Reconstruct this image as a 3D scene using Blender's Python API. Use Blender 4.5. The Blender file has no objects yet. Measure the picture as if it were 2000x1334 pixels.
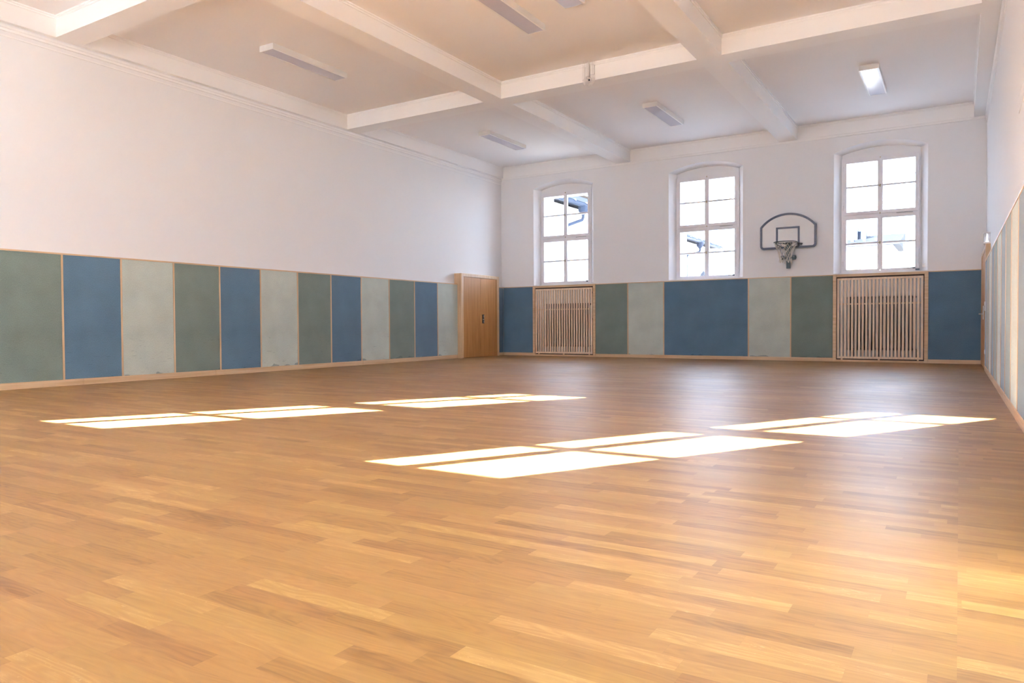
import bpy, bmesh, math, random
from mathutils import Vector, Matrix
random.seed(7)
C = bpy.context.scene.collection
SC = bpy.context.scene

# ------------------------------------------------------------------ camera, sky, sun, exposure
LENS = 25.572
YAW, PIT, ROL = math.radians(31.605), math.radians(-1.267), math.radians(-0.331)
def make_camera():
    c, s = math.cos(YAW), math.sin(YAW)
    R0 = Vector((c, s, 0)); H = Vector((-s, c, 0)); Z = Vector((0, 0, 1))
    F = H*math.cos(PIT) + Z*math.sin(PIT)
    U0 = Z*math.cos(PIT) - H*math.sin(PIT)
    cr, sr = math.cos(ROL), math.sin(ROL)
    R = R0*cr + U0*sr; U = U0*cr - R0*sr
    m = Matrix((( R.x, U.x, -F.x, 0), (R.y, U.y, -F.y, 0), (R.z, U.z, -F.z, 0.8), (0, 0, 0, 1)))
    cam = bpy.data.cameras.new('camera'); o = bpy.data.objects.new('camera', cam); C.objects.link(o)
    cam.lens = LENS; cam.sensor_width = 36; cam.clip_start = .02; cam.clip_end = 400
    o.matrix_world = m; SC.camera = o
make_camera()

SKY = 13.5
SUN = 160.0
w = bpy.data.worlds.new('sky'); SC.world = w; w.use_nodes = True
bg = w.node_tree.nodes['Background']
wn_ = w.node_tree; bg.inputs[1].default_value = SKY
_tc = wn_.nodes.new('ShaderNodeTexCoord'); _sp = wn_.nodes.new('ShaderNodeSeparateXYZ'); _cr = wn_.nodes.new('ShaderNodeValToRGB')
wn_.links.new(_tc.outputs['Generated'], _sp.inputs[0]); wn_.links.new(_sp.outputs[2], _cr.inputs[0]); wn_.links.new(_cr.outputs[0], bg.inputs[0])
_cr.color_ramp.elements[0].position = 0.0; _cr.color_ramp.elements[0].color = (.80, .92, 1.13, 1)      # hazy bright horizon
_cr.color_ramp.elements[1].position = 1.0; _cr.color_ramp.elements[1].color = (.12, .18, .30, 1)       # darker zenith
_e = _cr.color_ramp.elements.new(.28); _e.color = (.50, .64, .84, 1)
sl = bpy.data.lights.new('sun', 'SUN'); sl.energy = SUN; sl.angle = math.radians(0.28); sl.color = (1.0, 0.97, 0.92)
so = bpy.data.objects.new('sun', sl); C.objects.link(so); so.location = (-6, -12, 9)
so.rotation_euler = Vector((0.568, 1.0, -0.478)).to_track_quat('-Z', 'Y').to_euler()
vs = SC.view_settings
SC.display_settings.display_device = 'sRGB'
vs.view_transform = 'Standard'; vs.look = 'None'; vs.gamma = 1; vs.use_curve_mapping = False
vs.exposure = 1.0
try:
    SC.cycles.diffuse_bounces = 8; SC.cycles.max_bounces = 12; SC.cycles.transparent_max_bounces = 16
    SC.cycles.sample_clamp_indirect = 12
except Exception: pass

# room constants (metres)
XL, XR = -10.62, 0.475           # wall faces (right wall leans in by LEAN per metre of y)
LEAN = 0.0053
YF, YN = 16.74, -0.83            # far and near wall faces
PXL, PYF = -10.52, 16.66         # panel faces
ZB, ZS = 4.77, 5.06              # beam underside, ceiling slab
RAIL = 1.83
def xw(y): return XR - LEAN*(y - 7)
def xp(y): return 0.40 - LEAN*(y - 7)
WINX = (-8.745, -5.04, -1.42)
NWINX = (-8.80, -5.055, -1.40)

# ------------------------------------------------------------------ helpers
def box(bm, x0, x1, y0, y1, z0, z1, bev=0):
    vs_ = [bm.verts.new((x, y, z)) for x in (x0, x1) for y in (y0, y1) for z in (z0, z1)]
    q = [(0,1,3,2), (4,6,7,5), (0,4,5,1), (2,3,7,6), (0,2,6,4), (1,5,7,3)]
    fs = [bm.faces.new([vs_[i] for i in f]) for f in q]
    if bev:
        es = list({e for f in fs for e in f.edges})
        bmesh.ops.bevel(bm, geom=es, offset=bev, segments=2, affect='EDGES', profile=.6)
def tube(bm, pts, r, n=8, closed=False, cap=True):
    pts = [Vector(p) for p in pts]; rings = []; m = len(pts); ref = None
    for i, p in enumerate(pts):
        if closed: d = pts[(i+1) % m] - pts[i-1]
        else: d = pts[min(i+1, m-1)] - pts[max(i-1, 0)]
        d.normalize()
        if ref is None: ref = Vector((0,0,1)) if abs(d.z) < .9 else Vector((1,0,0))
        u = d.cross(ref).normalized(); v = u.cross(d).normalized(); ref = v
        rr = r[i] if isinstance(r, (list, tuple)) else r
        rings.append([bm.verts.new(p + u*rr*math.cos(a) + v*rr*math.sin(a)) for a in [2*math.pi*k/n for k in range(n)]])
    for i in range(m if closed else m-1):
        a, b = rings[i], rings[(i+1) % m]
        for k in range(n): bm.faces.new((a[k], a[(k+1) % n], b[(k+1) % n], b[k]))
    if not closed and cap: bm.faces.new(rings[0][::-1]); bm.faces.new(rings[-1])
def prism(bm, poly, axis, a, b):
    """extrude a closed 2-D outline along x, y or z; outline coordinates are the other two axes in order"""
    def P(p, t):
        return {'x': (t, p[0], p[1]), 'y': (p[0], t, p[1]), 'z': (p[0], p[1], t)}[axis]
    A = [bm.verts.new(P(p, a)) for p in poly]; B = [bm.verts.new(P(p, b)) for p in poly]
    n = len(poly)
    bm.faces.new(A); bm.faces.new(B[::-1])
    for i in range(n): bm.faces.new((A[i], B[i], B[(i+1) % n], A[(i+1) % n]))
def ring_strip(bm, outer, inner, axis, a, b):
    def P(p, t): return {'x': (t, p[0], p[1]), 'y': (p[0], t, p[1]), 'z': (p[0], p[1], t)}[axis]
    L = [[bm.verts.new(P(p, t)) for p in q] for q in (outer, inner) for t in (a, b)]
    oa, ob, ia, ib = L; n = len(outer)
    for i in range(n):
        j = (i+1) % n
        bm.faces.new((oa[i], oa[j], ia[j], ia[i])); bm.faces.new((ob[j], ob[i], ib[i], ib[j]))
        bm.faces.new((oa[j], oa[i], ob[i], ob[j])); bm.faces.new((ia[i], ia[j], ib[j], ib[i]))
def origin_of(p):
    v = Vector((0,0,0))
    while p is not None: v += p.location; p = p.parent
    return v
def obj(name, bm, mat, parent=None, at=None, smooth=False, local=False):
    bmesh.ops.recalc_face_normals(bm, faces=bm.faces)
    me = bpy.data.meshes.new(name); o = bpy.data.objects.new(name, me); C.objects.link(o)
    off = Vector((0,0,0))
    if parent is not None: o.parent = parent
    if not local:
        if parent is not None: off = origin_of(parent)
        if at is not None: off = off*0 + Vector(at); o.location = Vector(at) - (origin_of(parent) if parent else Vector((0,0,0)))
    if off.length: bmesh.ops.translate(bm, verts=bm.verts, vec=-off)
    bm.to_mesh(me); bm.free(); me.materials.append(mat)
    if smooth:
        for p in me.polygons: p.use_smooth = True
    return o
def tag(o, label, cat, group=None):
    o['label'] = label; o['category'] = cat
    if group: o['group'] = group
    return o
def thing(name, label, cat, loc, rz=0, group=None):
    o = bpy.data.objects.new(name, None); C.objects.link(o); o.location = loc; o.rotation_euler = (0, 0, rz)
    o.empty_display_size = .1
    return tag(o, label, cat, group)
def struct(o): o['kind'] = 'structure'; return o
def sempty(name, loc, rz=0):
    o = bpy.data.objects.new(name, None); C.objects.link(o); o.location = loc; o.rotation_euler = (0, 0, rz)
    return struct(o)
def copy_tree(o, parent=None):
    c = o.copy(); C.objects.link(c); c.parent = parent
    for ch in [x for x in bpy.data.objects if x.parent == o]: copy_tree(ch, c)
    return c
def NB(): return bmesh.new()
def cut(o, cutter_bm):
    bmesh.ops.recalc_face_normals(cutter_bm, faces=cutter_bm.faces)
    me = bpy.data.meshes.new('cut'); cutter_bm.to_mesh(me); cutter_bm.free()
    c = bpy.data.objects.new('cut', me); C.objects.link(c)
    m = o.modifiers.new('b', 'BOOLEAN'); m.operation = 'DIFFERENCE'; m.object = c; m.solver = 'EXACT'
    bpy.context.view_layer.update()
    dg = bpy.context.evaluated_depsgraph_get()
    nm = bpy.data.meshes.new_from_object(o.evaluated_get(dg)); o.modifiers.clear(); old = o.data; o.data = nm
    bpy.data.objects.remove(c); bpy.data.meshes.remove(me)

# ------------------------------------------------------------------ materials
def newmat(name):
    m = bpy.data.materials.new(name); m.use_nodes = True
    nt = m.node_tree; b = nt.nodes['Principled BSDF']; return m, nt, b
def N(nt, t, **kw):
    n = nt.nodes.new(t)
    for k, v in kw.items(): setattr(n, k, v)
    return n
def math_(nt, op, a, b=None, c=None):
    n = N(nt, 'ShaderNodeMath', operation=op)
    for i, v in enumerate((a, b, c)):
        if v is None: continue
        if isinstance(v, (int, float)): n.inputs[i].default_value = v
        else: nt.links.new(v, n.inputs[i])
    return n.outputs[0]
def plain(name, col, rough=.5, metal=0, noise=0, scale=20, bump=0, spec=.5, sheen=0, emis=None):
    m, nt, b = newmat(name)
    b.inputs['Base Color'].default_value = (*col, 1); b.inputs['Roughness'].default_value = rough
    b.inputs['Metallic'].default_value = metal; b.inputs['Specular IOR Level'].default_value = spec
    if sheen: b.inputs['Sheen Weight'].default_value = sheen; b.inputs['Sheen Roughness'].default_value = .6
    tc = N(nt, 'ShaderNodeTexCoord'); nz = N(nt, 'ShaderNodeTexNoise'); nz.inputs['Scale'].default_value = scale
    nz.inputs['Detail'].default_value = 5
    nt.links.new(tc.outputs['Object'], nz.inputs['Vector'])
    mx = N(nt, 'ShaderNodeMix', data_type='RGBA'); nt.links.new(nz.outputs['Fac'], mx.inputs[0])
    d = noise
    mx.inputs[6].default_value = (*[c*(1-d) for c in col], 1); mx.inputs[7].default_value = (*[min(1, c*(1+d)) for c in col], 1)
    nt.links.new(mx.outputs[2], b.inputs['Base Color'])
    if bump:
        bp = N(nt, 'ShaderNodeBump'); bp.inputs['Strength'].default_value = bump; bp.inputs['Distance'].default_value = .004
        nt.links.new(nz.outputs['Fac'], bp.inputs['Height']); nt.links.new(bp.outputs[0], b.inputs['Normal'])
    if emis: b.inputs['Emission Color'].default_value = (*emis[0], 1); b.inputs['Emission Strength'].default_value = emis[1]
    return m
M = {}
M['wall'] = plain('white_wall_paint', (.81, .805, .81), .75, noise=.01, scale=2, spec=.3)
M['ceil'] = plain('ceiling_paint', (.86, .84, .83), .8, noise=.012, scale=2, spec=.2)
M['beam'] = plain('beam_paint', (.88, .87, .86), .7, noise=.01, scale=2, spec=.3)
M['win'] = plain('white_window_paint', (.80, .78, .80), .45, noise=.01)
M['white'] = plain('white_plastic', (.78, .77, .75), .4)
M['metal'] = plain('brushed_metal', (.6, .6, .6), .3, metal=1)
M['darkmetal'] = plain('dark_metal', (.05, .055, .065), .3, metal=.7)
M['brass'] = plain('old_brass', (.45, .38, .25), .35, metal=1)
M['diff'] = plain('lamp_diffuser', (.55, .54, .62), .25)
M['rad'] = plain('radiator_paint', (.17, .18, .17), .5)
M['gap_shade'] = plain('painted_gap_shade', (.055, .035, .025), .8)  # dark brown stands in for the shade in the radiator cover gap
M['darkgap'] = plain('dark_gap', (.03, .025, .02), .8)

def felt(name, col, stain=.0):
    m, nt, b = newmat(name)
    b.inputs['Roughness'].default_value = 1; b.inputs['Specular IOR Level'].default_value = .1
    b.inputs['Sheen Weight'].default_value = .35; b.inputs['Sheen Roughness'].default_value = .5
    tc = N(nt, 'ShaderNodeTexCoord'); mp = N(nt, 'ShaderNodeMapping'); nt.links.new(tc.outputs['Object'], mp.inputs[0])
    mp.inputs['Scale'].default_value = (1, 1, .45)
    n1 = N(nt, 'ShaderNodeTexNoise'); n1.inputs['Scale'].default_value = 170; n1.inputs['Detail'].default_value = 3
    n2 = N(nt, 'ShaderNodeTexNoise'); n2.inputs['Scale'].default_value = 2.2; n2.inputs['Detail'].default_value = 5
    nt.links.new(mp.outputs[0], n1.inputs['Vector']); nt.links.new(tc.outputs['Object'], n2.inputs['Vector'])
    f = math_(nt, 'ADD', math_(nt, 'MULTIPLY', n1.outputs['Fac'], .65), math_(nt, 'MULTIPLY', n2.outputs['Fac'], .35))
    cr = N(nt, 'ShaderNodeValToRGB'); nt.links.new(f, cr.inputs[0])
    cr.color_ramp.elements[0].position = .3; cr.color_ramp.elements[1].position = .7
    cr.color_ramp.elements[0].color = (*[c*.72 for c in col], 1); cr.color_ramp.elements[1].color = (*[c*1.26 for c in col], 1)
    # scuffs and grime along the foot of the panel
    sp = N(nt, 'ShaderNodeSeparateXYZ'); nt.links.new(tc.outputs['Object'], sp.inputs[0])
    n3 = N(nt, 'ShaderNodeTexNoise'); n3.inputs['Scale'].default_value = 4; n3.inputs['Detail'].default_value = 6
    gp = N(nt, 'ShaderNodeNewGeometry'); nt.links.new(gp.outputs['Position'], n3.inputs['Vector'])
    edge = math_(nt, 'MULTIPLY', math_(nt, 'SUBTRACT', n3.outputs['Fac'], .54), .35)
    mask = math_(nt, 'LESS_THAN', sp.outputs[2], edge)
    n4 = N(nt, 'ShaderNodeTexNoise'); n4.inputs['Scale'].default_value = 3; n4.inputs['Detail'].default_value = 8
    mp4 = N(nt, 'ShaderNodeMapping'); mp4.inputs['Scale'].default_value = (2.2, 2.2, 30); nt.links.new(gp.outputs['Position'], mp4.inputs[0]); nt.links.new(mp4.outputs[0], n4.inputs['Vector'])
    sc = math_(nt, 'MULTIPLY', math_(nt, 'GREATER_THAN', n4.outputs['Fac'], .69), math_(nt, 'LESS_THAN', sp.outputs[2], .55))
    msk = math_(nt, 'MULTIPLY', math_(nt, 'MAXIMUM', mask, sc), stain)
    mx = N(nt, 'ShaderNodeMix', data_type='RGBA'); nt.links.new(msk, mx.inputs[0]); nt.links.new(cr.outputs[0], mx.inputs[6])
    mx.inputs[7].default_value = (*[c*.35 for c in (col[0]*.9, col[1], col[2]*1.15)], 1)
    nt.links.new(mx.outputs[2], b.inputs['Base Color'])
    bp = N(nt, 'ShaderNodeBump'); bp.inputs['Strength'].default_value = .12; bp.inputs['Distance'].default_value = .002
    nt.links.new(n1.outputs['Fac'], bp.inputs['Height']); nt.links.new(bp.outputs[0], b.inputs['Normal'])
    return m
FELT = {'G': felt('grey_green_felt', (.190, .236, .208), .4), 'B': felt('blue_felt', (.108, .182, .255), .4), 'L': felt('pale_sage_felt', (.50, .55, .495), .6)}

def wood(name, c0, c1, axis='z', scale=1.0, rough=.5, fine=1.0):
    m, nt, b = newmat(name); b.inputs['Roughness'].default_value = rough
    tc = N(nt, 'ShaderNodeTexCoord'); gp = N(nt, 'ShaderNodeNewGeometry')
    mp = N(nt, 'ShaderNodeMapping'); nt.links.new(gp.outputs['Position'], mp.inputs[0])
    s = {'x': (1.2, 28, 28), 'y': (28, 1.2, 28), 'z': (28, 28, 1.2)}[axis]
    mp.inputs['Scale'].default_value = tuple(v*scale for v in s)
    n1 = N(nt, 'ShaderNodeTexNoise'); n1.inputs['Scale'].default_value = 1; n1.inputs['Detail'].default_value = 7; n1.inputs['Distortion'].default_value = .6
    nt.links.new(mp.outputs[0], n1.inputs['Vector'])
    cr = N(nt, 'ShaderNodeValToRGB'); nt.links.new(n1.outputs['Fac'], cr.inputs[0])
    cr.color_ramp.elements[0].position = .33; cr.color_ramp.elements[1].position = .68
    cr.color_ramp.elements[0].color = (*c0, 1); cr.color_ramp.elements[1].color = (*c1, 1)
    nt.links.new(cr.outputs[0], b.inputs['Base Color'])
    return m
M['woodz'] = wood('light_larch_upright', (.56, .36, .20), (.69, .49, .31), 'z', 1.0)
M['woodx'] = wood('light_larch_rail', (.56, .36, .20), (.69, .49, .31), 'x', 1.0)
M['woody'] = wood('light_larch_side_rail', (.56, .36, .20), (.69, .49, .31), 'y', 1.0)
M['door'] = wood('larch_door_veneer', (.38, .175, .055), (.50, .25, .09), 'z', .9, rough=.45)
M['door'].node_tree.nodes['Principled BSDF'].inputs['Specular IOR Level'].default_value = .25
M['slat'] = wood('larch_slat', (.70, .52, .36), (.84, .66, .50), 'z', 1.1)

def floor_mat():
    m, nt, b = newmat('oak_strip_parquet')
    gp = N(nt, 'ShaderNodeNewGeometry'); sp = N(nt, 'ShaderNodeSeparateXYZ'); nt.links.new(gp.outputs['Position'], sp.inputs[0])
    X, Y = sp.outputs[0], sp.outputs[1]
    W = .070
    yr = math_(nt, 'DIVIDE', Y, W); row = math_(nt, 'FLOOR', yr); fy = math_(nt, 'FRACT', yr)
    side = math_(nt, 'GREATER_THAN', X, 0.0)
    def wn(v1, v2, w=0):
        c = N(nt, 'ShaderNodeCombineXYZ')
        for i, v in enumerate((v1, v2)):
            if isinstance(v, (int, float)): c.inputs[i].default_value = v
            else: nt.links.new(v, c.inputs[i])
        c.inputs[2].default_value = w
        n = N(nt, 'ShaderNodeTexWhiteNoise', noise_dimensions='3D'); nt.links.new(c.outputs[0], n.inputs['Vector']); return n
    r1 = wn(row, side, 1.3).outputs['Value']; r2 = wn(row, side, 7.7).outputs['Value']
    L = math_(nt, 'ADD', math_(nt, 'MULTIPLY', r2, .22), .40)
    xs = math_(nt, 'ADD', math_(nt, 'DIVIDE', X, L), math_(nt, 'MULTIPLY', r1, 13.7))
    # for the right-hand side field start every row at a joint
    xs2 = math_(nt, 'ADD', xs, 0)
    col = math_(nt, 'FLOOR', xs2); fx = math_(nt, 'FRACT', xs2)
    col2 = math_(nt, 'ADD', col, math_(nt, 'MULTIPLY', side, 57))
    pl = wn(row, col2, 3.1); pr = pl.outputs['Value']; pc = pl.outputs['Color']
    ps = N(nt, 'ShaderNodeSeparateColor'); nt.links.new(pc, ps.inputs[0])
    # grain
    cg = N(nt, 'ShaderNodeCombineXYZ')
    nt.links.new(math_(nt, 'ADD', math_(nt, 'MULTIPLY', X, 2.2), math_(nt, 'MULTIPLY', ps.outputs[0], 40)), cg.inputs[0])
    nt.links.new(math_(nt, 'ADD', math_(nt, 'MULTIPLY', Y, 30), math_(nt, 'MULTIPLY', ps.outputs[1], 40)), cg.inputs[1])
    g1 = N(nt, 'ShaderNodeTexNoise'); g1.inputs['Scale'].default_value = 1; g1.inputs['Detail'].default_value = 6; g1.inputs['Distortion'].default_value = 1.2
    nt.links.new(cg.outputs[0], g1.inputs['Vector'])
    cg2 = N(nt, 'ShaderNodeCombineXYZ')
    nt.links.new(math_(nt, 'ADD', math_(nt, 'MULTIPLY', X, 9), math_(nt, 'MULTIPLY', ps.outputs[2], 90)), cg2.inputs[0])
    nt.links.new(math_(nt, 'ADD', math_(nt, 'MULTIPLY', Y, 260), math_(nt, 'MULTIPLY', ps.outputs[1], 50)), cg2.inputs[1])
    g2 = N(nt, 'ShaderNodeTexNoise'); g2.inputs['Scale'].default_value = 1; g2.inputs['Detail'].default_value = 3
    nt.links.new(cg2.outputs[0], g2.inputs['Vector'])
    # cathedral figure: bands of a distorted wave on some boards
    cg3 = N(nt, 'ShaderNodeCombineXYZ')
    nt.links.new(math_(nt, 'ADD', math_(nt, 'MULTIPLY', X, 2.2), math_(nt, 'MULTIPLY', ps.outputs[2], 30)), cg3.inputs[0])
    nt.links.new(math_(nt, 'ADD', math_(nt, 'MULTIPLY', Y, 14), math_(nt, 'MULTIPLY', ps.outputs[0], 30)), cg3.inputs[1])
    g3 = N(nt, 'ShaderNodeTexNoise'); g3.inputs['Scale'].default_value = 1.0; g3.inputs['Detail'].default_value = 1.5
    nt.links.new(cg3.outputs[0], g3.inputs['Vector'])
    bands = math_(nt, 'FRACT', math_(nt, 'MULTIPLY', g3.outputs['Fac'], 10))
    bands = math_(nt, 'MULTIPLY', math_(nt, 'ABSOLUTE', math_(nt, 'SUBTRACT', bands, .5)), 2)
    t = math_(nt, 'MULTIPLY', pr, .50)
    t = math_(nt, 'ADD', t, math_(nt, 'MULTIPLY', g1.outputs['Fac'], .55))
    t = math_(nt, 'ADD', t, math_(nt, 'MULTIPLY', g2.outputs['Fac'], .30))
    t = math_(nt, 'ADD', t, math_(nt, 'MULTIPLY', bands, .16))
    t = math_(nt, 'SUBTRACT', t, .215)
    cr = N(nt, 'ShaderNodeValToRGB'); nt.links.new(t, cr.inputs[0])
    E_ = cr.color_ramp.elements
    E_[0].position = .12; E_[0].color = FC[0]
    E_[1].position = .98; E_[1].color = FC[3]
    e = E_.new(.40); e.color = FC[1]
    e = E_.new(.72); e.color = FC[2]
    # medullary flecks
    cg4 = N(nt, 'ShaderNodeCombineXYZ')
    nt.links.new(math_(nt, 'ADD', math_(nt, 'MULTIPLY', X, 85), math_(nt, 'MULTIPLY', g1.outputs['Fac'], 16)), cg4.inputs[0])
    nt.links.new(math_(nt, 'MULTIPLY', Y, 70), cg4.inputs[1])
    g4 = N(nt, 'ShaderNodeTexNoise'); g4.inputs['Scale'].default_value = 1; g4.inputs['Detail'].default_value = 1.5; g4.inputs['Distortion'].default_value = 1.5
    nt.links.new(cg4.outputs[0], g4.inputs['Vector'])
    fl = math_(nt, 'MULTIPLY', math_(nt, 'GREATER_THAN', g4.outputs['Fac'], .665), math_(nt, 'GREATER_THAN', ps.outputs[0], .80))
    fl = math_(nt, 'MULTIPLY', fl, math_(nt, 'MULTIPLY', math_(nt, 'GREATER_THAN', g1.outputs['Fac'], .50), .34))
    mx = N(nt, 'ShaderNodeMix', data_type='RGBA'); hm = N(nt, 'ShaderNodeMix', data_type='RGBA'); nt.links.new(ps.outputs[1], hm.inputs[0])
    hm.inputs[6].default_value = (1.02, .97, 1.00, 1); hm.inputs[7].default_value = (1.0, 1.02, .95, 1)
    hx = N(nt, 'ShaderNodeMix', data_type='RGBA', blend_type='MULTIPLY'); hx.inputs[0].default_value = 1
    nt.links.new(cr.outputs[0], hx.inputs[6]); nt.links.new(hm.outputs[2], hx.inputs[7])
    nt.links.new(fl, mx.inputs[0]); nt.links.new(hx.outputs[2], mx.inputs[6])
    mx.inputs[7].default_value = (.56, .38, .17, 1)
    # joints
    ey = math_(nt, 'MINIMUM', fy, math_(nt, 'SUBTRACT', 1, fy))
    ex = math_(nt, 'MULTIPLY', math_(nt, 'MINIMUM', fx, math_(nt, 'SUBTRACT', 1, fx)), 7)
    jj = math_(nt, 'LESS_THAN', math_(nt, 'MINIMUM', ex, ey), .010)
    mj = N(nt, 'ShaderNodeMix', data_type='RGBA'); nt.links.new(math_(nt, 'MULTIPLY', jj, .16), mj.inputs[0])
    nt.links.new(mx.outputs[2], mj.inputs[6]); mj.inputs[7].default_value = (.16, .08, .03, 1)
    nt.links.new(mj.outputs[2], b.inputs['Base Color'])
    rn = N(nt, 'ShaderNodeTexNoise'); rn.inputs['Scale'].default_value = .8; rn.inputs['Detail'].default_value = 5; nt.links.new(gp.outputs['Position'], rn.inputs['Vector'])
    rr = math_(nt, 'ADD', math_(nt, 'MULTIPLY', rn.outputs['Fac'], .16), math_(nt, 'ADD', .32, math_(nt, 'MULTIPLY', g2.outputs['Fac'], .10)))
    nt.links.new(rr, b.inputs['Roughness'])
    b.inputs['Specular IOR Level'].default_value = .42
    bp = N(nt, 'ShaderNodeBump'); bp.inputs['Strength'].default_value = .12; bp.inputs['Distance'].default_value = .002
    hh = math_(nt, 'SUBTRACT', math_(nt, 'ADD', math_(nt, 'MULTIPLY', g2.outputs['Fac'], .3), math_(nt, 'MULTIPLY', pr, .35)), math_(nt, 'MULTIPLY', jj, .3))
    nt.links.new(hh, bp.inputs['Height']); nt.links.new(bp.outputs[0], b.inputs['Normal'])
    return m
FC = [(.165, .073, .022, 1), (.262, .130, .038, 1), (.318, .168, .051, 1), (.42, .25, .086, 1)]
M['floor'] = floor_mat()

def glass_mat():
    m = bpy.data.materials.new('window_glass'); m.use_nodes = True; nt = m.node_tree; nt.nodes.clear()
    o = N(nt, 'ShaderNodeOutputMaterial'); t = N(nt, 'ShaderNodeBsdfTransparent'); g = N(nt, 'ShaderNodeBsdfGlossy'); mx = N(nt, 'ShaderNodeMixShader')
    t.inputs[0].default_value = (.97, .98, .99, 1); g.inputs['Roughness'].default_value = .02; mx.inputs[0].default_value = .05
    nt.links.new(t.outputs[0], mx.inputs[1]); nt.links.new(g.outputs[0], mx.inputs[2]); nt.links.new(mx.outputs[0], o.inputs[0]); return m
M['glass'] = glass_mat()
def frost_mat():
    m = bpy.data.materials.new('frosted_acrylic'); m.use_nodes = True; nt = m.node_tree; nt.nodes.clear()
    o = N(nt, 'ShaderNodeOutputMaterial'); t = N(nt, 'ShaderNodeBsdfTransparent'); g = N(nt, 'ShaderNodeBsdfDiffuse'); mx = N(nt, 'ShaderNodeMixShader')
    g.inputs[0].default_value = (.9, .92, .98, 1); mx.inputs[0].default_value = .4
    nt.links.new(t.outputs[0], mx.inputs[1]); nt.links.new(g.outputs[0], mx.inputs[2]); nt.links.new(mx.outputs[0], o.inputs[0]); return m
M['frost'] = frost_mat()

# ------------------------------------------------------------------ floor and walls
OUT = .84   # masonry thickness
bm = NB(); box(bm, XL-.3, XR+.3, YN-.2, YF+.3, -.12, 0); struct(obj('floor', bm, M['floor']))
bm = NB(); box(bm, XL-.4, XL, YN-OUT, YF+OUT, -.3, 5.3); struct(obj('wall_left', bm, M['wall']))
bm = NB()
prism(bm, [(xw(YN-OUT), YN-OUT), (xw(YN-OUT)+.6, YN-OUT), (xw(YN-OUT)+.6, YF+OUT), (xw(YF+OUT), YF+OUT)], 'z', -.3, 5.3)
struct(obj('wall_right', bm, M['wall']))

def arch_poly(hw, z0, zs, zc, n=16):
    """outline with a segmental arch top: sill z0, springing zs, crown zc"""
    rise = zc - zs; R = (hw*hw + rise*rise)/(2*rise); cz = zc - R; a = math.asin(hw/R)
    p = [(-hw, z0), (hw, z0)]
    for i in range(n+1):
        t = a - 2*a*i/n; p.append((R*math.sin(t), cz + R*math.cos(t)))
    return p
def window_cut(bm, x, yface, s):
    A = arch_poly(.865+.068, 1.855, 4.39, 4.60); B = arch_poly(.729, 1.868, 4.365, 4.475)
    # splayed inner reveal
    va = [bm.verts.new((x+p[0], yface - s*.1, p[1])) for p in A]; vb = [bm.verts.new((x+p[0], yface + s*.20, p[1])) for p in B]
    n = len(A); bm.faces.new(va); bm.faces.new(vb[::-1])
    for i in range(n): bm.faces.new((va[i], vb[i], vb[(i+1) % n], va[(i+1) % n]))
def outer_cut(bm, x, yface, s):
    y0, y1 = sorted((yface + s*.18, yface + s*(OUT+.1)))
    box(bm, x-.705, x+.705, y0, y1, 1.895, 4.25)
def wall_with_windows(name, yface, s, xs, niches=()):
    bm = NB(); y0, y1 = sorted((yface, yface + s*OUT)); box(bm, XL-.05, 0.52, y0, y1, -.3, 5.3)
    o = struct(obj(name, bm, M['wall']))
    for x in xs:
        c = NB(); window_cut(c, x, yface, s); cut(o, c)
        c = NB(); outer_cut(c, x, yface, s); cut(o, c)
    for (a, b_) in niches:
        c = NB(); y0, y1 = sorted((yface - s*.1, yface + s*.125)); box(c, a, b_, y0, y1, -.002, 1.87); cut(o, c)
    return o
wall_with_windows('wall_far', YF, 1, WINX, [(-9.51, -7.87), (-2.20, -.60)])
wall_with_windows('wall_near', YN, -1, NWINX)

# ------------------------------------------------------------------ coffered ceiling
xsb = [XL-.05, -10.535, -7.23, -6.865, -3.385, -3.015, .21, .62]
ysb = [YN-.05, -.55, 5.288, 5.639, 10.838, 11.213, 16.71, YF+.05]
def is_bay(i, j): return i % 2 == 1 and j % 2 == 1
bm = NB()
zt = 5.40
def quad(bm, *p): bm.faces.new([bm.verts.new(q) for q in p])
for i in range(7):
    for j in range(7):
        x0, x1, y0, y1 = xsb[i], xsb[i+1], ysb[j], ysb[j+1]
        if is_bay(i, j): continue
        quad(bm, (x0,y0,ZB), (x0,y1,ZB), (x1,y1,ZB), (x1,y0,ZB))
for i in (1, 3, 5):
    for j in (1, 3, 5):
        x0, x1, y0, y1 = xsb[i], xsb[i+1], ysb[j], ysb[j+1]
        quad(bm, (x0,y0,ZB), (x0,y1,ZB), (x0,y1,ZS+.01), (x0,y0,ZS+.01)); quad(bm, (x1,y0,ZB), (x1,y0,ZS+.01), (x1,y1,ZS+.01), (x1,y1,ZB))
        quad(bm, (x0,y0,ZB), (x0,y0,ZS+.01), (x1,y0,ZS+.01), (x1,y0,ZB)); quad(bm, (x0,y1,ZB), (x1,y1,ZB), (x1,y1,ZS+.01), (x0,y1,ZS+.01))
bmesh.ops.remove_doubles(bm, verts=bm.verts, dist=1e-4)
be = [e for e in bm.edges if len(e.link_faces) == 2 and all(abs(v.co.z-ZB) < 1e-4 for v in e.verts) and abs(e.link_faces[0].normal.z) + abs(e.link_faces[1].normal.z) > .5]
bm.normal_update()
be = [e for e in bm.edges if len(e.link_faces) == 2 and abs(abs(e.link_faces[0].normal.z) - abs(e.link_faces[1].normal.z)) > .5]
struct(obj('trim_beams', bm, M['beam']))
bm = NB(); box(bm, XL-.4, 1.1, YN-OUT, YF+OUT, ZS, zt); struct(obj('ceiling', bm, M['ceil']))
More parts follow.
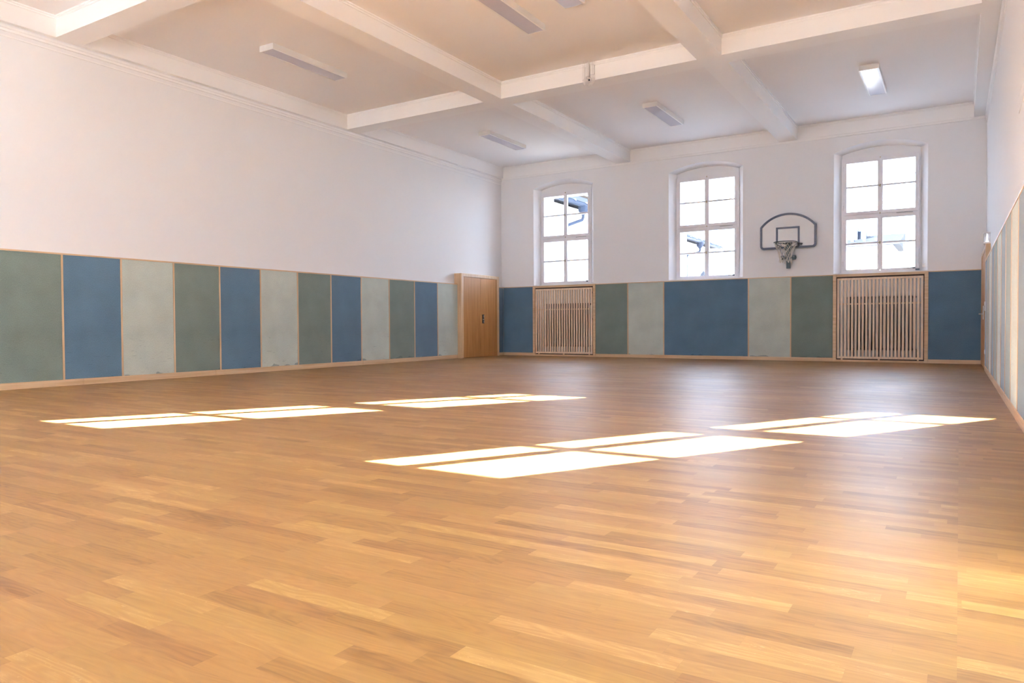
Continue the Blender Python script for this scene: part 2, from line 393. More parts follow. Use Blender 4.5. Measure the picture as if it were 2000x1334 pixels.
# stepped moulding round each coffer, one piece per bay
k = 1
for i in (1, 3, 5):
    for j in (1, 3, 5):
        bm = NB(); x0, x1, y0, y1 = xsb[i], xsb[i+1], ysb[j], ysb[j+1]
        for (d, z0, z1) in ((.022, ZS-.022, ZS+.001), (.010, ZS-.050, ZS-.021)):
            o_ = [(x0, y0), (x1, y0), (x1, y1), (x0, y1)]; i_ = [(x0+d, y0+d), (x1-d, y0+d), (x1-d, y1-d), (x0+d, y1-d)]
            ring_strip(bm, o_, i_, 'z', z0, z1)
        struct(obj('trim_%d' % k, bm, M['beam'])); k += 1
# cornice under the perimeter beam on the side walls and a thin one on the far wall
def cornice_profile(): return [(-.006, 4.742), (.030, 4.742), (.030, 4.715), (.017, 4.706), (.017, 4.675), (-.006, 4.670), (-.006, 4.625), (.009, 4.620), (.009, 4.604), (-.006, 4.600)]
bm = NB()
P = cornice_profile()
A = [bm.verts.new((XL + p[0], YN, p[1])) for p in P]; B = [bm.verts.new((XL + p[0], YF, p[1])) for p in P]
for i in range(len(P)-1): bm.faces.new((A[i], A[i+1], B[i+1], B[i]))
struct(obj('trim_%d' % k, bm, M['beam'])); k += 1
bm = NB()
A = [bm.verts.new((xw(YN) - p[0]*1.2, YN, p[1])) for p in P]; B = [bm.verts.new((xw(YF) - p[0]*1.2, YF, p[1])) for p in P]
for i in range(len(P)-1): bm.faces.new((A[i], A[i+1], B[i+1], B[i]))
struct(obj('trim_%d' % k, bm, M['beam'])); k += 1
bm = NB(); box(bm, XL+.02, xw(YF)-.02, YF-.018, YF+.001, 4.725, 4.771); struct(obj('trim_%d' % k, bm, M['beam'])); k += 1

# ------------------------------------------------------------------ windows
def build_window(name):
    """local frame: x across, y into the wall (0 = frame front), z up; fixed frame, four casements"""
    r = sempty(name, (0, 0, 0))
    f = NB(); D = .085
    ring_strip(f, [(-.735, 1.862), (.735, 1.862), (.735, 4.275), (-.735, 4.275)], [(-.695, 1.90), (.695, 1.90), (.695, 4.232), (-.695, 4.232)], 'y', 0, D)
    box(f, -.70, .70, .006, D, 3.052, 3.082)                                  # transom
    fr = obj('window_frame', f, M['win'], r, local=True)
    zr = [(1.902, 3.050), (3.084, 4.230)]
    for h, (z0, z1) in enumerate(zr):
        for s in (-1, 1):
            a, b_ = (.003, .693)
            xa, xb = (s*a, s*b_) if s > 0 else (s*b_, s*a)
            gl = sorted((s*.049, s*.637)); gz = (1.940, 2.985) if h == 0 else (3.150, 4.170)
            bm = NB(); ring_strip(bm, [(xa, z0), (xb, z0), (xb, z1), (xa, z1)], [(gl[0], gz[0]), (gl[1], gz[0]), (gl[1], gz[1]), (gl[0], gz[1])], 'y', -.012, .045)
            # stepped bead round the glass
            ring_strip(bm, [(xa+.012, z0+.012), (xb-.012, z0+.012), (xb-.012, z1-.012), (xa+.012, z1-.012)], [(xa+.020, z0+.020), (xb-.020, z0+.020), (xb-.020, z1-.020), (xa+.020, z1-.020)], 'y', -.016, -.011)
            sa = obj('casement', bm, M['win'], r, local=True)
            zm = 2.478 if h == 0 else 3.668
            bm = NB(); box(bm, gl[0]-.001, gl[1]+.001, -.006, .040, zm-.019, zm+.019); obj('glazing_bar', bm, M['win'], sa, local=True)
            for (u0, u1) in ((gz[0], zm-.019), (zm+.019, gz[1])):
                bm = NB(); box(bm, gl[0]-.002, gl[1]+.002, .012, .016, u0-.002, u1+.002); obj('pane', bm, M['glass'], sa, local=True)
            for zh in (z0+.16, z1-.16):
                bm = NB(); tube(bm, [(s*.700, -.018, zh-.05), (s*.700, -.018, zh+.05)], .0075, 8); obj('hinge', bm, M['win'], sa, local=True, smooth=True)
        # astragal and turn-knob on the meeting stiles
        bm = NB(); box(bm, -.017, .017, -.024, -.012, z0+.01, z1-.01, .004); obj('meeting_bead', bm, M['win'], r, local=True)
        zk = (z0+z1)/2
        bm = NB(); tube(bm, [(0, -.024, zk), (0, -.045, zk)], .007, 8); tube(bm, [(-.030, -.050, zk-.004), (0, -.052, zk), (.022, -.050, zk+.006)], .0075, 8); box(bm, -.011, .011, -.028, -.022, zk-.03, zk+.03, .002)
        obj('turn_handle', bm, M['brass'], r, local=True, smooth=False)
    for za in (3.072, 4.225):
        bm = NB(); box(bm, -.009, .009, -.026, -.010, za, za+.03, .002); obj('latch', bm, M['brass'], r, local=True)
    bm = NB(); box(bm, .30, .60, -.013, -.010, 3.062, 3.070); obj('drip_groove', bm, M['rad'], r, local=True)
    # stay arm on the sill of the right-hand casement
    bm = NB(); tube(bm, [(.50, -.022, 1.925), (.56, -.026, 1.928), (.62, -.022, 1.93)], .004, 6); box(bm, .60, .645, -.035, -.012, 1.912, 1.945, .004)
    obj('stay_arm', bm, M['darkmetal'], r, local=True)
    return r
w0 = build_window('window_1'); w0.location = (WINX[0], YF+.17, 0)
for i in (1, 2):
    c = copy_tree(w0); c.name = 'window_%d' % (i+1); c.location = (WINX[i], YF+.17, 0)
for i in range(3):
    c = copy_tree(w0); c.name = 'window_%d' % (i+4); c.location = (NWINX[i], YN-.17, 0); c.rotation_euler = (0, 0, math.pi)
# plastered sills of the three visible windows
for i, x in ((1, WINX[1]),):
    bm = NB(); box(bm, x-.86, x+.86, YF-.02, YF+.185, 1.838, 1.862, .004); struct(obj('trim_sill_%d' % (i+1), bm, M['win']))
for i, x in enumerate(NWINX):
    bm = NB(); box(bm, x-.86, x+.86, YN-.185, YN-.03, 1.838, 1.945, .004); struct(obj('trim_sill_%d' % (i+4), bm, M['win']))
# opener rod of the right window
t = thing('window_opener_rod', 'thin white opener rod with dark foot on right jamb of right-hand window', 'window opener', (WINX[2]+.715, YF+.15, 1.9))
bm = NB(); tube(bm, [(WINX[2]+.705, YF+.145, 1.90), (WINX[2]+.705, YF+.145, 4.20)], .008, 8); obj('rod', bm, M['win'], t, smooth=True)
bm = NB(); box(bm, WINX[2]+.65, WINX[2]+.725, YF+.115, YF+.16, 1.873, 1.905, .004); obj('crank_housing', bm, M['darkmetal'], t)
for zc in (2.3, 2.75, 3.3, 3.8):
    bm = NB(); box(bm, WINX[2]+.692, WINX[2]+.718, YF+.130, YF+.17, zc, zc+.03, .003); obj('rod_clip', bm, M['win'], t)
t = tag(obj('power_socket', (lambda b: (tube(b, [(-.605, YF+.12, 1.965), (-.62, YF+.05, 1.965), (-.622, YF+.03, 1.99)], .008, 8), box(b, -.650, -.590, YF+.055, YF+.075, 1.925, 2.00, .004), b)[-1])(NB()), M['white']), 'small white socket on the splayed jamb right of the right-hand window', 'socket')

# ------------------------------------------------------------------ panels, battens, rails, skirting
LY = [4.45, 5.298, 6.125, 6.967, 7.8, 8.631, 9.478, 10.323, 11.171, 12.034, 12.895, 13.75, 14.55]
LC = 'GBLGBLGBLGBL'
CN = {'G': 'grey-green', 'B': 'blue', 'L': 'pale sage'}
LL = ['grey-green felt wall panel cut off by the left edge of the photo',
 'widest-looking blue felt panel on the left wall, right beside the first grey-green panel',
 'pale sage felt panel with dark scuff line, nearest pale panel on left wall',
 'grey-green felt panel between the nearest pale panel and second blue panel, left wall',
 'second blue felt panel from the left edge on the left wall',
 'pale sage felt panel in the middle of the left wall, right of second blue panel',
 'grey-green felt panel in the middle of left wall, between second pale and third blue panels',
 'third blue felt panel from the left edge on the left wall',
 'third pale sage felt panel from the left edge on the left wall',
 'narrow-looking grey-green felt panel, the one nearest the double door on left wall',
 'fourth blue felt panel from the left, last blue one before the double door',
 'pale sage felt panel directly beside the frame of the wooden double door']
B2 = .014
ZP0 = .088
for i, c in enumerate(LC):
    bm = NB(); y0, y1 = LY[i]+B2, LY[i+1]-(B2 if i < 11 else 0); box(bm, XL+.002, PXL, y0, y1, ZP0, RAIL-.022, .004)
    tag(obj('felt_panel', bm, FELT[c], at=(PXL, (y0+y1)/2, ZP0)), LL[i], 'felt panel', 'felt wall panels on the left wall')
bm = NB(); box(bm, XL+.002, PXL, 16.262, PYF-.001, .075, RAIL-.02, .003)
tag(obj('felt_panel', bm, FELT['B'], at=(PXL, 16.4, .075)), 'narrow dark blue felt strip in the corner right of the double door', 'felt panel', 'felt wall panels on the left wall')
k = 20
def tr(bm, m):
    global k
    o = struct(obj('trim_%d' % k, bm, m)); k += 1; return o
for y in LY[:-1]:
    bm = NB(); box(bm, XL+.003, PXL+.004, y-B2+.001, y+B2-.001, ZP0, RAIL-.022, .002); tr(bm, M['woodz'])
bm = NB(); box(bm, XL+.001, PXL+.005, LY[0]-.02, 14.55, RAIL-.021, RAIL, .002); tr(bm, M['woody'])
bm = NB(); box(bm, XL+.001, PXL+.005, 16.262, PYF, RAIL-.019, RAIL, .002); tr(bm, M['woody'])
bm = NB()
for a, b_ in ((3.5, 5.555), (5.559, 7.70), (7.704, 11.20), (11.204, 14.548)): box(bm, XL+.001, PXL+.004, a, b_, 0, ZP0-.001, .002)
box(bm, XL+.001, PXL+.004, 16.262, PYF, 0, .074, .002)
for a in (4.7, 5.45, 5.68, 6.5, 7.55, 7.8, 9.3, 10.6, 12.4): tube(bm, [(PXL+.003, a, .055), (PXL+.0055, a, .055)], .005, 8)
struct(obj('baseboard_left', bm, M['woody']))
# the same panelling carried on behind the camera (outside the frame), as part of the wall
def wainscot(name, side):
    b1 = {c: NB() for c in 'GBLW'}
    if side < 0:
        y = LY[0]; seq = 'LBGLBG'
        for c in seq:
            if y - .84 < YN: break
            box(b1[c], XL+.002, PXL, y-.84+B2, y-B2, ZP0, RAIL-.022); box(b1['W'], XL+.002, PXL+.004, y-.84-B2, y-.84+B2, ZP0, RAIL-.02); y -= .84
        box(b1['W'], XL+.002, PXL+.005, y, LY[0]-.021, RAIL-.021, RAIL); box(b1['W'], XL+.002, PXL+.004, y, 3.499, 0, ZP0)
    else:
        y = 6.27; seq = 'GLBGLBGL'
        for c in seq:
            if y - .84 < YN: break
            ym = y-.42
            box(b1[c], xp(ym), xw(ym)+.02, y-.84+B2, y-B2, ZP0, RAIL-.022); box(b1['W'], xp(ym)-.004, xw(ym)+.02, y-.84-B2, y-.84+B2, ZP0, RAIL-.02); y -= .84
        box(b1['W'], xp(3)-.005, xw(3)+.02, y, 6.25, RAIL-.021, RAIL); box(b1['W'], xp(3)-.004, xw(3)+.02, y, 6.25, 0, ZP0)
    root = sempty(name, (0, 0, 0))
    for c in 'GBLW': obj('panelling', b1[c], M['woody'] if c == 'W' else FELT[c], root)
wainscot('trim_wainscot_left', -1); wainscot('trim_wainscot_right', 1)

# far wall: x ranges and colours
FX = [(-10.515, -9.605, 'B', 'blue felt panel on the far wall, left of the left radiator cover'),
      (-7.785, -6.931, 'G', 'grey-green felt panel on the far wall, right beside the left radiator cover'),
      (-6.903, -6.018, 'L', 'pale sage felt panel on the far wall, left of wide blue panel'),
      (-5.990, -4.044, 'B', 'extra wide blue felt panel on the far wall below the middle window'),
      (-4.016, -3.145, 'L', 'pale sage far-wall felt panel, right of wide blue panel, under the backboard'),
      (-3.117, -2.288, 'G', 'grey-green felt panel on the far wall, left of the right radiator cover'),
      (-.530, .352, 'B', 'blue felt panel on the far wall, right of the right radiator cover')]
for x0, x1, c, lab in FX:
    bm = NB(); box(bm, x0, x1, PYF, YF-.002, .076, RAIL-.018, .004)
    tag(obj('felt_panel', bm, FELT[c], at=((x0+x1)/2, PYF, .076)), lab, 'felt panel', 'felt wall panels on the far wall')
for x in (-6.917, -6.004, -4.030, -3.131):
    bm = NB(); box(bm, x-.0135, x+.0135, PYF-.004, YF-.003, .076, RAIL-.018, .002); tr(bm, M['woodz'])
for x0, x1 in ((-10.515, -9.603), (-7.788, -2.287), (-.532, .352)):
    bm = NB(); box(bm, x0, x1, PYF-.005, YF-.001, RAIL-.017, RAIL, .002); tr(bm, M['woodx'])
bm = NB()
for x0, x1 in ((-10.515, -9.603), (-7.788, -6.2), (-6.197, -4.2), (-4.197, -2.287), (-.532, .352)): box(bm, x0, x1, PYF-.004, YF-.001, 0, .075, .002)
struct(obj('baseboard_far', bm, M['woodx']))

# right wall (local frame: origin at (xp(y),y), x out of the wall towards +, turned by LEAN)
RY = [6.27, 7.11, 7.95, 8.79, 9.60, 10.40, 11.20, 12.0, 12.8, 13.6, 14.48]
RC = 'BLGBLGBLGB'
RL = ['blue felt panel at the right edge of the photo, nearest on the right wall',
 'pale sage felt panel, brightest and nearest pale one on the right wall',
 'nearest grey-green felt panel on the right wall',
 'second blue felt panel from the right edge on the right wall',
 'second pale sage felt panel from the right edge on the right wall',
 'second grey-green felt panel from the right edge on the right wall',
 'third blue felt panel from the right edge on the right wall',
 'third pale sage felt panel from the right edge on the right wall',
 'thin sliver of grey-green felt panel on right wall, second before the corner door',
 'thin sliver of blue felt panel with white switch, beside the corner door on right wall']
def rbox(bm, x0, x1, y0, y1, z0, z1, bev=0):
    """box in right-wall coordinates: x0,x1 measured from the panel face (negative = into the room)"""
    n0 = set(bm.verts); box(bm, x0, x1, y0, y1, z0, z1, bev)
    for v in bm.verts:
        if v not in n0: v.co.x += xp(v.co.y)
for i, c in enumerate(RC):
    bm = NB(); y0, y1 = RY[i]+B2, RY[i+1]-B2; rbox(bm, 0, .074, y0, y1, ZP0, RAIL-.022, .004)
    tag(obj('felt_panel', bm, FELT[c], at=(xp(y0), (y0+y1)/2, ZP0)), RL[i], 'felt panel', 'felt wall panels on the right wall')
for y in RY:
    bm = NB(); rbox(bm, -.004, .073, y-B2+.001, y+B2-.001, ZP0, RAIL-.022, .002); tr(bm, M['woodz'])
bm = NB(); rbox(bm, -.005, .0745, 6.256, 14.49, RAIL-.021, RAIL, .002); tr(bm, M['woody'])
bm = NB()
for a, b_ in ((6.256, 7.9), (7.904, 11.4), (11.404, 14.498)): rbox(bm, -.004, .0745, a, b_, 0, ZP0-.001, .002)
struct(obj('baseboard_right', bm, M['woody']))

# ------------------------------------------------------------------ doors
d = sempty('door_1', (PXL+.12, 15.40, 0))
F0 = -10.40
bm = NB()
box(bm, XL+.002, F0, 14.552, 14.640, 0, 2.09, .004); box(bm, XL+.002, F0, 16.175, 16.260, 0, 2.09, .004); box(bm, XL+.002, F0, 14.641, 16.174, 2.012, 2.09, .004)
obj('door_frame', bm, M['woodz'], d)
for y0, y1 in ((14.644, 15.392), (15.396, 16.171)):
    bm = NB(); box(bm, F0-.06, F0-.006, y0, y1, .008, 2.006, .003)
    lf = obj('door_leaf', bm, M['door'], d)
    if y0 > 15:
        bm = NB(); ring_strip(bm, [(15.462, .856), (15.545, .856), (15.545, 1.082), (15.462, 1.082)], [(15.472, .866), (15.535, .866), (15.535, 1.072), (15.472, 1.072)], 'x', F0-.007, F0+.004)
        box(bm, F0-.007, F0-.002, 15.470, 15.537, .864, 1.074)
        h = obj('lock_plate', bm, M['darkmetal'], lf)
        bm = NB(); box(bm, F0-.004, F0+.003, 15.525, 15.537, 1.00, 1.065, .001); box(bm, F0-.004, F0+.003, 15.525, 15.537, .935, .985, .001); box(bm, F0-.004, F0+.003, 15.525, 15.537, .872, .92, .001)
        tube(bm, [(F0-.002, 15.495, .955), (F0+.008, 15.495, .955)], .009, 10)
        obj('recessed_pull', bm, M['metal'], lf)
d = sempty('door_2', (.36, 15.55, 0))
bm = NB(); rbox(bm, 0, .073, 14.50, 14.575, 0, 2.12, .004); rbox(bm, 0, .073, 16.56, 16.655, 0, 2.12, .004); rbox(bm, 0, .073, 14.576, 16.559, 2.04, 2.12, .004)
obj('door_frame', bm, M['woodz'], d)
for y0, y1 in ((14.58, 15.50), (15.504, 16.556)):
    bm = NB(); rbox(bm, .006, .06, y0, y1, .008, 2.034, .003); lf = obj('door_leaf', bm, M['door'], d)
    if y0 < 15:
        bm = NB(); rbox(bm, -.004, .007, 15.40, 15.435, .86, 1.10, .003); hp = obj('handle_plate', bm, M['metal'], lf)
        bm = NB(); X0 = xp(15.4); tube(bm, [(X0+.004, 15.418, .955), (X0-.055, 15.418, .955), (X0-.060, 15.40, .955), (X0-.060, 15.30, .955)], .010, 8); obj('lever_handle', bm, M['metal'], lf, smooth=True)
bm = NB(); X0 = xp(14.25); box(bm, X0-.012, X0+.001, 14.21, 14.29, .99, 1.15, .003)
o = obj('light_switch', bm, M['white'], at=(X0, 14.25, 1.07)); tag(o, 'white double light switch on the last blue panel beside the corner door', 'light switch')
for za in (1.075, .998):
    bm = NB(); box(bm, X0-.018, X0-.011, 14.218, 14.282, za, za+.067, .002); obj('rocker', bm, M['white'], o)
bm = NB(); box(bm, X0-.012, X0+.001, 14.21, 14.29, .28, .36, .003); o = obj('power_socket', bm, M['white'], at=(X0, 14.25, .32)); tag(o, 'white power socket low on the wall beside the corner door', 'socket')
bm = NB(); tube(bm, [(X0-.012, 14.25, .32), (X0-.016, 14.25, .32)], .024, 16); obj('socket_insert', bm, M['white'], o)
# lit emergency lamp above the corner door
x0 = xw(14.7)
M['clear'] = M['glass']; M['glow'] = plain('lit_lamp_insert', (.9, .9, .95), .3, emis=((.92, .94, 1), .9))
t = thing('emergency_lamp', 'small clear lit emergency lamp on the wall above the corner door', 'emergency lamp', (x0-.05, 14.66, 2.12))
bm = NB(); box(bm, x0-.10, x0, 14.56, 14.80, 2.122, 2.150, .005); obj('housing', bm, M['white'], t)
bm = NB(); box(bm, x0-.10, x0, 14.56, 14.80, 2.306, 2.322, .004); obj('cap', bm, M['white'], t)
bm = NB(); box(bm, x0-.096, x0-.004, 14.563, 14.797, 2.150, 2.306); obj('clear_cover', bm, M['frost'], t)
bm = NB(); tube(bm, [(x0-.05, 14.60, 2.152), (x0-.05, 14.60, 2.175), (x0-.05, 14.60, 2.29)], [.030, .018, .008], 12); obj('light_guide', bm, M['glow'], t, smooth=True)
# flush plates high on the right wall
for i, (z0, z1, lab) in enumerate(((2.93, 2.985, 'top one'), (2.835, 2.925, 'middle, tallest one'), (2.775, 2.83, 'bottom one'))):
    yb0, yb1 = 7.68, 8.42; n = NB()
    X0 = xw(8.05); box(n, X0-.008, X0+.004, yb0, yb1, z0, z1, .003)
    o = obj('cover_plate', n, M['wall'], at=(X0, 8.05, z0)); tag(o, 'white flush cover plate high on right wall, %s of three stacked plates' % lab, 'cover plate', 'flush plates on the right wall')

# ------------------------------------------------------------------ radiators and slatted covers
def radiator(x0, x1, label):
    t = thing('radiator', label, 'radiator', ((x0+x1)/2, 16.79, .2), group='radiators in the window niches')
    n = int((x1-x0)/.045); p = (x1-x0)/n
    for i in range(n):
        x = x0 + p*(i+.5); bm = NB()
        for y in (16.762, 16.818): tube(bm, [(x, y, .24), (x, y, 1.36)], .0125, 6)
        tube(bm, [(x, 16.755, .27), (x, 16.825, .27)], .020, 6); tube(bm, [(x, 16.755, 1.33), (x, 16.825, 1.33)], .020, 6)
        obj('radiator_section', bm, M['rad'], t, smooth=True)
    bm = NB(); tube(bm, [(x1, 16.79, 1.33), (x1+.05, 16.79, 1.33), (x1+.06, 16.79, 1.33)], .012, 8); tube(bm, [(x1+.04, 16.79, 1.33), (x1+.04, 16.74, 1.33)], .022, 10)
    obj('valve', bm, M['darkmetal'], t)
    bm = NB(); tube(bm, [(x1-.01, 16.79, .27), (x1+.06, 16.79, .27), (x1+.06, 16.79, .002)], .011, 8); tube(bm, [(x1+.03, 16.79, .27), (x1+.03, 16.75, .27)], .02, 8); obj('supply_pipe', bm, M['rad'], t)
    for x in (x0+.12, (x0+x1)/2, x1-.12):
        bm = NB(); box(bm, x-.015, x+.015, 16.77, 16.862, 0, .25); obj('support_foot', bm, M['rad'], t)
radiator(-9.30, -8.03, 'grey column radiator behind the left slatted cover under the left window')
radiator(-2.03, -.80, 'grey column radiator behind the right slatted cover under the right window')
def cover(x0, x1, n, label):
    """x0..x1: outer edges of the surround"""
    t = thing('radiator_cover', label, 'radiator cover', ((x0+x1)/2, PYF, 0), group='slatted radiator covers')
    S = .066
    bm = NB(); box(bm, x0, x0+S, PYF-.006, YF-.002, 0, RAIL+.004, .003); box(bm, x1-S, x1, PYF-.006, YF-.002, 0, RAIL+.004, .003)
    box(bm, x0+S+.001, x1-S-.001, PYF-.006, YF-.002, RAIL-.052, RAIL+.003, .003); box(bm, x0+S+.001, x1-S-.001, PYF-.006, YF-.002, 0, .040, .003)
    obj('surround', bm, M['woodx'], t)
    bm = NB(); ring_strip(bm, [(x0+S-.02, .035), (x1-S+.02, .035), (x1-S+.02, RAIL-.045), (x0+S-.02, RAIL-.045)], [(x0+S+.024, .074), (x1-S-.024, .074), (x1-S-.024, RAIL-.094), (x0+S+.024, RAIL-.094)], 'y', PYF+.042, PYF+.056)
    obj('gap_shade', bm, M['gap_shade'], t)  # strip added behind the grille gap, its dark colour paints the shade there
    gx0, gx1 = x0+S+.018, x1-S-.018; gz0, gz1 = .066, 1.748; Y0, Y1 = PYF-.002, PYF+.034
    bm = NB(); box(bm, gx0, gx1, Y0, Y1, gz1-.042, gz1, .002); box(bm, gx0, gx1, Y0, Y1, gz0, gz0+.042, .002)
    box(bm, gx0, gx0+.040, Y0, Y1, gz0+.043, gz1-.043, .002); box(bm, gx1-.040, gx1, Y0, Y1, gz0+.043, gz1-.043, .002)
    obj('grille_frame', bm, M['slat'], t)
    pitch = (gx1-gx0-.040)/(n+1)
    base = None
    for i in range(n):
        xc = gx0+.020+pitch*(i+1)
        if base is None:
            bm = NB(); box(bm, xc-.019, xc+.019, Y0+.003, Y1-.003, gz0+.043, gz1-.043, .002); base = obj('slat', bm, M['slat'], t); b0 = xc
        else:
            c = base.copy(); C.objects.link(c); c.parent = t; c.location = (xc-b0, 0, 0)
    bm = NB(); box(bm, gx0+.041, gx1-.041, Y1-.004, Y1+.016, 1.192, 1.222, .002); obj('cross_rail', bm, M['slat'], t)
    for xc in (gx0+.09, (gx0+gx1)/2, gx1-.09):
        bm = NB(); box(bm, xc-.016, xc+.016, Y0, Y1, .041, .0655, .001); obj('spacer_block', bm, M['woodx'], t)
    for zc in (.28, .95, 1.62):
        bm = NB(); box(bm, gx1+.002, gx1+.015, Y0+.002, Y1-.006, zc-.02, zc+.02); obj('hinge', bm, M['darkmetal'], t)
cover(-9.602, -7.790, 22, 'slatted larch radiator cover on the far wall under the left window')
cover(-2.285, -.534, 22, 'slatted larch radiator cover on the far wall under the right window')

# ------------------------------------------------------------------ ceiling lamps
def lamp(x, y, label):
    t = thing('ceiling_lamp', label, 'ceiling lamp', (x, y, ZS), group='long white ceiling lamps')
    hw, hl, h = .15, .775, .088
    bm = NB(); o_ = [(x-hw, y-hl), (x+hw, y-hl), (x+hw, y+hl), (x-hw, y+hl)]
    i_ = [(x-hw+.026, y-hl+.012), (x+hw-.026, y-hl+.012), (x+hw-.026, y+hl-.004), (x-hw+.026, y+hl-.004)]
    ring_strip(bm, o_, i_, 'z', ZS-h, ZS-.02); box(bm, x-hw+.002, x+hw-.002, y-hl+.002, y+hl-.002, ZS-.0201, ZS)
    obj('lamp_body', bm, M['white'], t)
    bm = NB(); box(bm, x-hw+.0255, x+hw-.0255, y-hl+.0115, y+hl-.0035, ZS-h+.004, ZS-h+.012); obj('diffuser', bm, M['diff'], t)
    bm = NB(); box(bm, x+hw-.001, x+hw+.003, y-.01, y+.01, ZS-h-.001, ZS-h+.018); obj('clip', bm, M['white'], t)
lamp(-8.94, 8.275, 'white rectangular ceiling lamp in the left bay nearer the camera')
lamp(-8.90, 14.13, 'white rectangular ceiling lamp in the far left bay, above the double door')
lamp(-5.085, 14.13, 'white rectangular ceiling lamp in the far middle bay')
lamp(-1.30, 14.13, 'white rectangular ceiling lamp in the far right bay above right-hand window')
lamp(-5.17, 8.33, 'white rectangular ceiling lamp cut off by the top edge of the photo')
bm = NB(); box(bm, -4.50, -4.20, 8.30, 8.70, ZS-.06, ZS, .006)
o = obj('ceiling_box', bm, M['white'], at=(-4.35, 8.5, ZS)); tag(o, 'small flat white box on the ceiling at the top edge of the photo', 'ceiling box')
bm = NB(); box(bm, -4.48, -4.22, 8.32, 8.68, ZS-.064, ZS-.059, .001); obj('cover', bm, M['diff'], o)

# caged detector on the cross beam
gx, gy = -5.135, 10.838
t = thing('caged_detector', 'white motion detector in a wire guard cage on the middle cross beam', 'detector', (gx, gy, 4.95))
bm = NB(); box(bm, gx-.055, gx-.010, gy-.055, gy-.001, 4.81, 5.052, .004); obj('bracket', bm, M['white'], t)
bm = NB(); box(bm, gx+.005, gx+.075, gy-.030, gy-.001, 4.86, 5.01, .004); obj('junction_box', bm, M['beam'], t)
bm = NB(); tube(bm, [(gx-.03, gy-.07, 4.82), (gx-.01, gy-.07, 4.79), (gx+.02, gy-.075, 4.76)], .028, 12); bmesh.ops.create_uvsphere(bm, u_segments=14, v_segments=8, radius=.036, matrix=Matrix.Translation((gx+.02, gy-.08, 4.765))); obj('sensor_head', bm, M['white'], t, smooth=True)
bm = NB(); bmesh.ops.create_uvsphere(bm, u_segments=10, v_segments=6, radius=.018, matrix=Matrix.Translation((gx+.02, gy-.108, 4.75))); obj('lens', bm, M['darkmetal'], t, smooth=True)
bm = NB(); R = .105; cy = gy-.075
for kx in range(8):
    a = 2*math.pi*kx/8+.2; dx, dy = math.cos(a)*R, math.sin(a)*R*.62
    pts = [(gx+dx, cy+dy, 5.05), (gx+dx, cy+dy, 4.77)]
    for q in range(1, 6):
        b_ = q*math.pi/10; pts.append((gx+dx*math.cos(b_), cy+dy*math.cos(b_), 4.77-.10*math.sin(b_)))
    tube(bm, pts, .0028, 5)
for zz, f in ((4.98, 1), (4.77, 1), (4.70, .72)):
    tube(bm, [(gx+math.cos(2*math.pi*q/24)*R*f, cy+math.sin(2*math.pi*q/24)*R*.62*f, zz) for q in range(24)], .0028, 5, closed=True)
obj('wire_guard', bm, M['white'], t, smooth=True)

# ------------------------------------------------------------------ basketball backboard
M['slate'] = plain('slate_blue_paint', (.075, .085, .125), .4)
M['green'] = plain('dark_green_steel', (.045, .075, .08), .35)
M['board'] = plain('white_backboard', (.74, .72, .70), .35)
M['net'] = plain('white_net_cord', (.62, .56, .48), .8)
M['netb'] = plain('blue_net_cord', (.10, .13, .22), .8)
bx = -3.19
t = thing('basketball_hoop', 'fan-shaped white basketball backboard with slate border, rim and net', 'basketball hoop', (bx, 16.66, 2.0))
def fan(hw, zb, zs, zc, rc, n=20):
    p = []
    for cx, sgn in ((hw-rc, 1),):
        for q in range(7): a = -math.pi/2 + q*math.pi/12; p.append((cx+rc*math.cos(a), zb+rc+rc*math.sin(a)))
    rise = zc-zs; Rr = (hw*hw+rise*rise)/(2*rise); cz = zc-Rr; A_ = math.asin(hw/Rr)
    for q in range(n+1): tt = A_-2*A_*q/n; p.append((Rr*math.sin(tt), cz+Rr*math.cos(tt)))
    for q in range(7): a = math.pi + q*math.pi/12; p.append((-hw+rc+rc*math.cos(a), zb+rc+rc*math.sin(a)))
    return [(bx+u, v) for u, v in p]
o_ = fan(.580, 2.435, 2.925, 3.205, .075); i_ = fan(.538, 2.477, 2.905, 3.160, .040)
bm = NB(); prism(bm, fan(.575, 2.44, 2.922, 3.20, .073), 'y', 16.632, 16.650); obj('backboard', bm, M['board'], t)
bm = NB(); ring_strip(bm, o_, i_, 'y', 16.618, 16.654); obj('border', bm, M['slate'], t)
bm = NB(); box(bm, bx-.245, bx-.205, 16.624, 16.633, 2.478, 2.905); box(bm, bx+.205, bx+.245, 16.624, 16.633, 2.478, 2.905); box(bm, bx-.2049, bx+.2049, 16.624, 16.633, 2.865, 2.905)
obj('target_square', bm, M['slate'], t)
for (u, v) in ((-.56, 2.86), (-.56, 2.55), (.56, 2.86), (.56, 2.55), (-.225, 2.885), (.225, 2.885)):
    bm = NB(); tube(bm, [(bx+u, 16.621, v), (bx+u, 16.613, v)], .009, 8); obj('bolt', bm, M['darkmetal'], t)
bm = NB(); box(bm, bx-.034, bx+.046, 16.652, 16.715, 2.005, 3.05, .006); obj('mounting_post', bm, M['green'], t)
for s in (-1, 1):
    bm = NB(); box(bm, bx+.006+s*.115-.035, bx+.006+s*.115+.035, 16.66, 16.72, 2.195, 2.285, .004); wb = obj('mounting_bracket', bm, M['green'], t)
    bm = NB(); bmesh.ops.create_uvsphere(bm, u_segments=10, v_segments=6, radius=.016, matrix=Matrix.Translation((bx+.006+s*.115, 16.655, 2.255))); obj('bracket_bolt', bm, M['metal'], wb, smooth=True)
for z0, z1, hw_ in ((2.22, 2.26, .15), (2.75, 2.80, .15)):
    bm = NB(); box(bm, bx-hw_, bx+hw_+.01, 16.712, 16.739, z0, z1); obj('wall_rail', bm, M['green'], t)
rc = Vector((bx+.025, 16.265, 2.535)); RR = .232
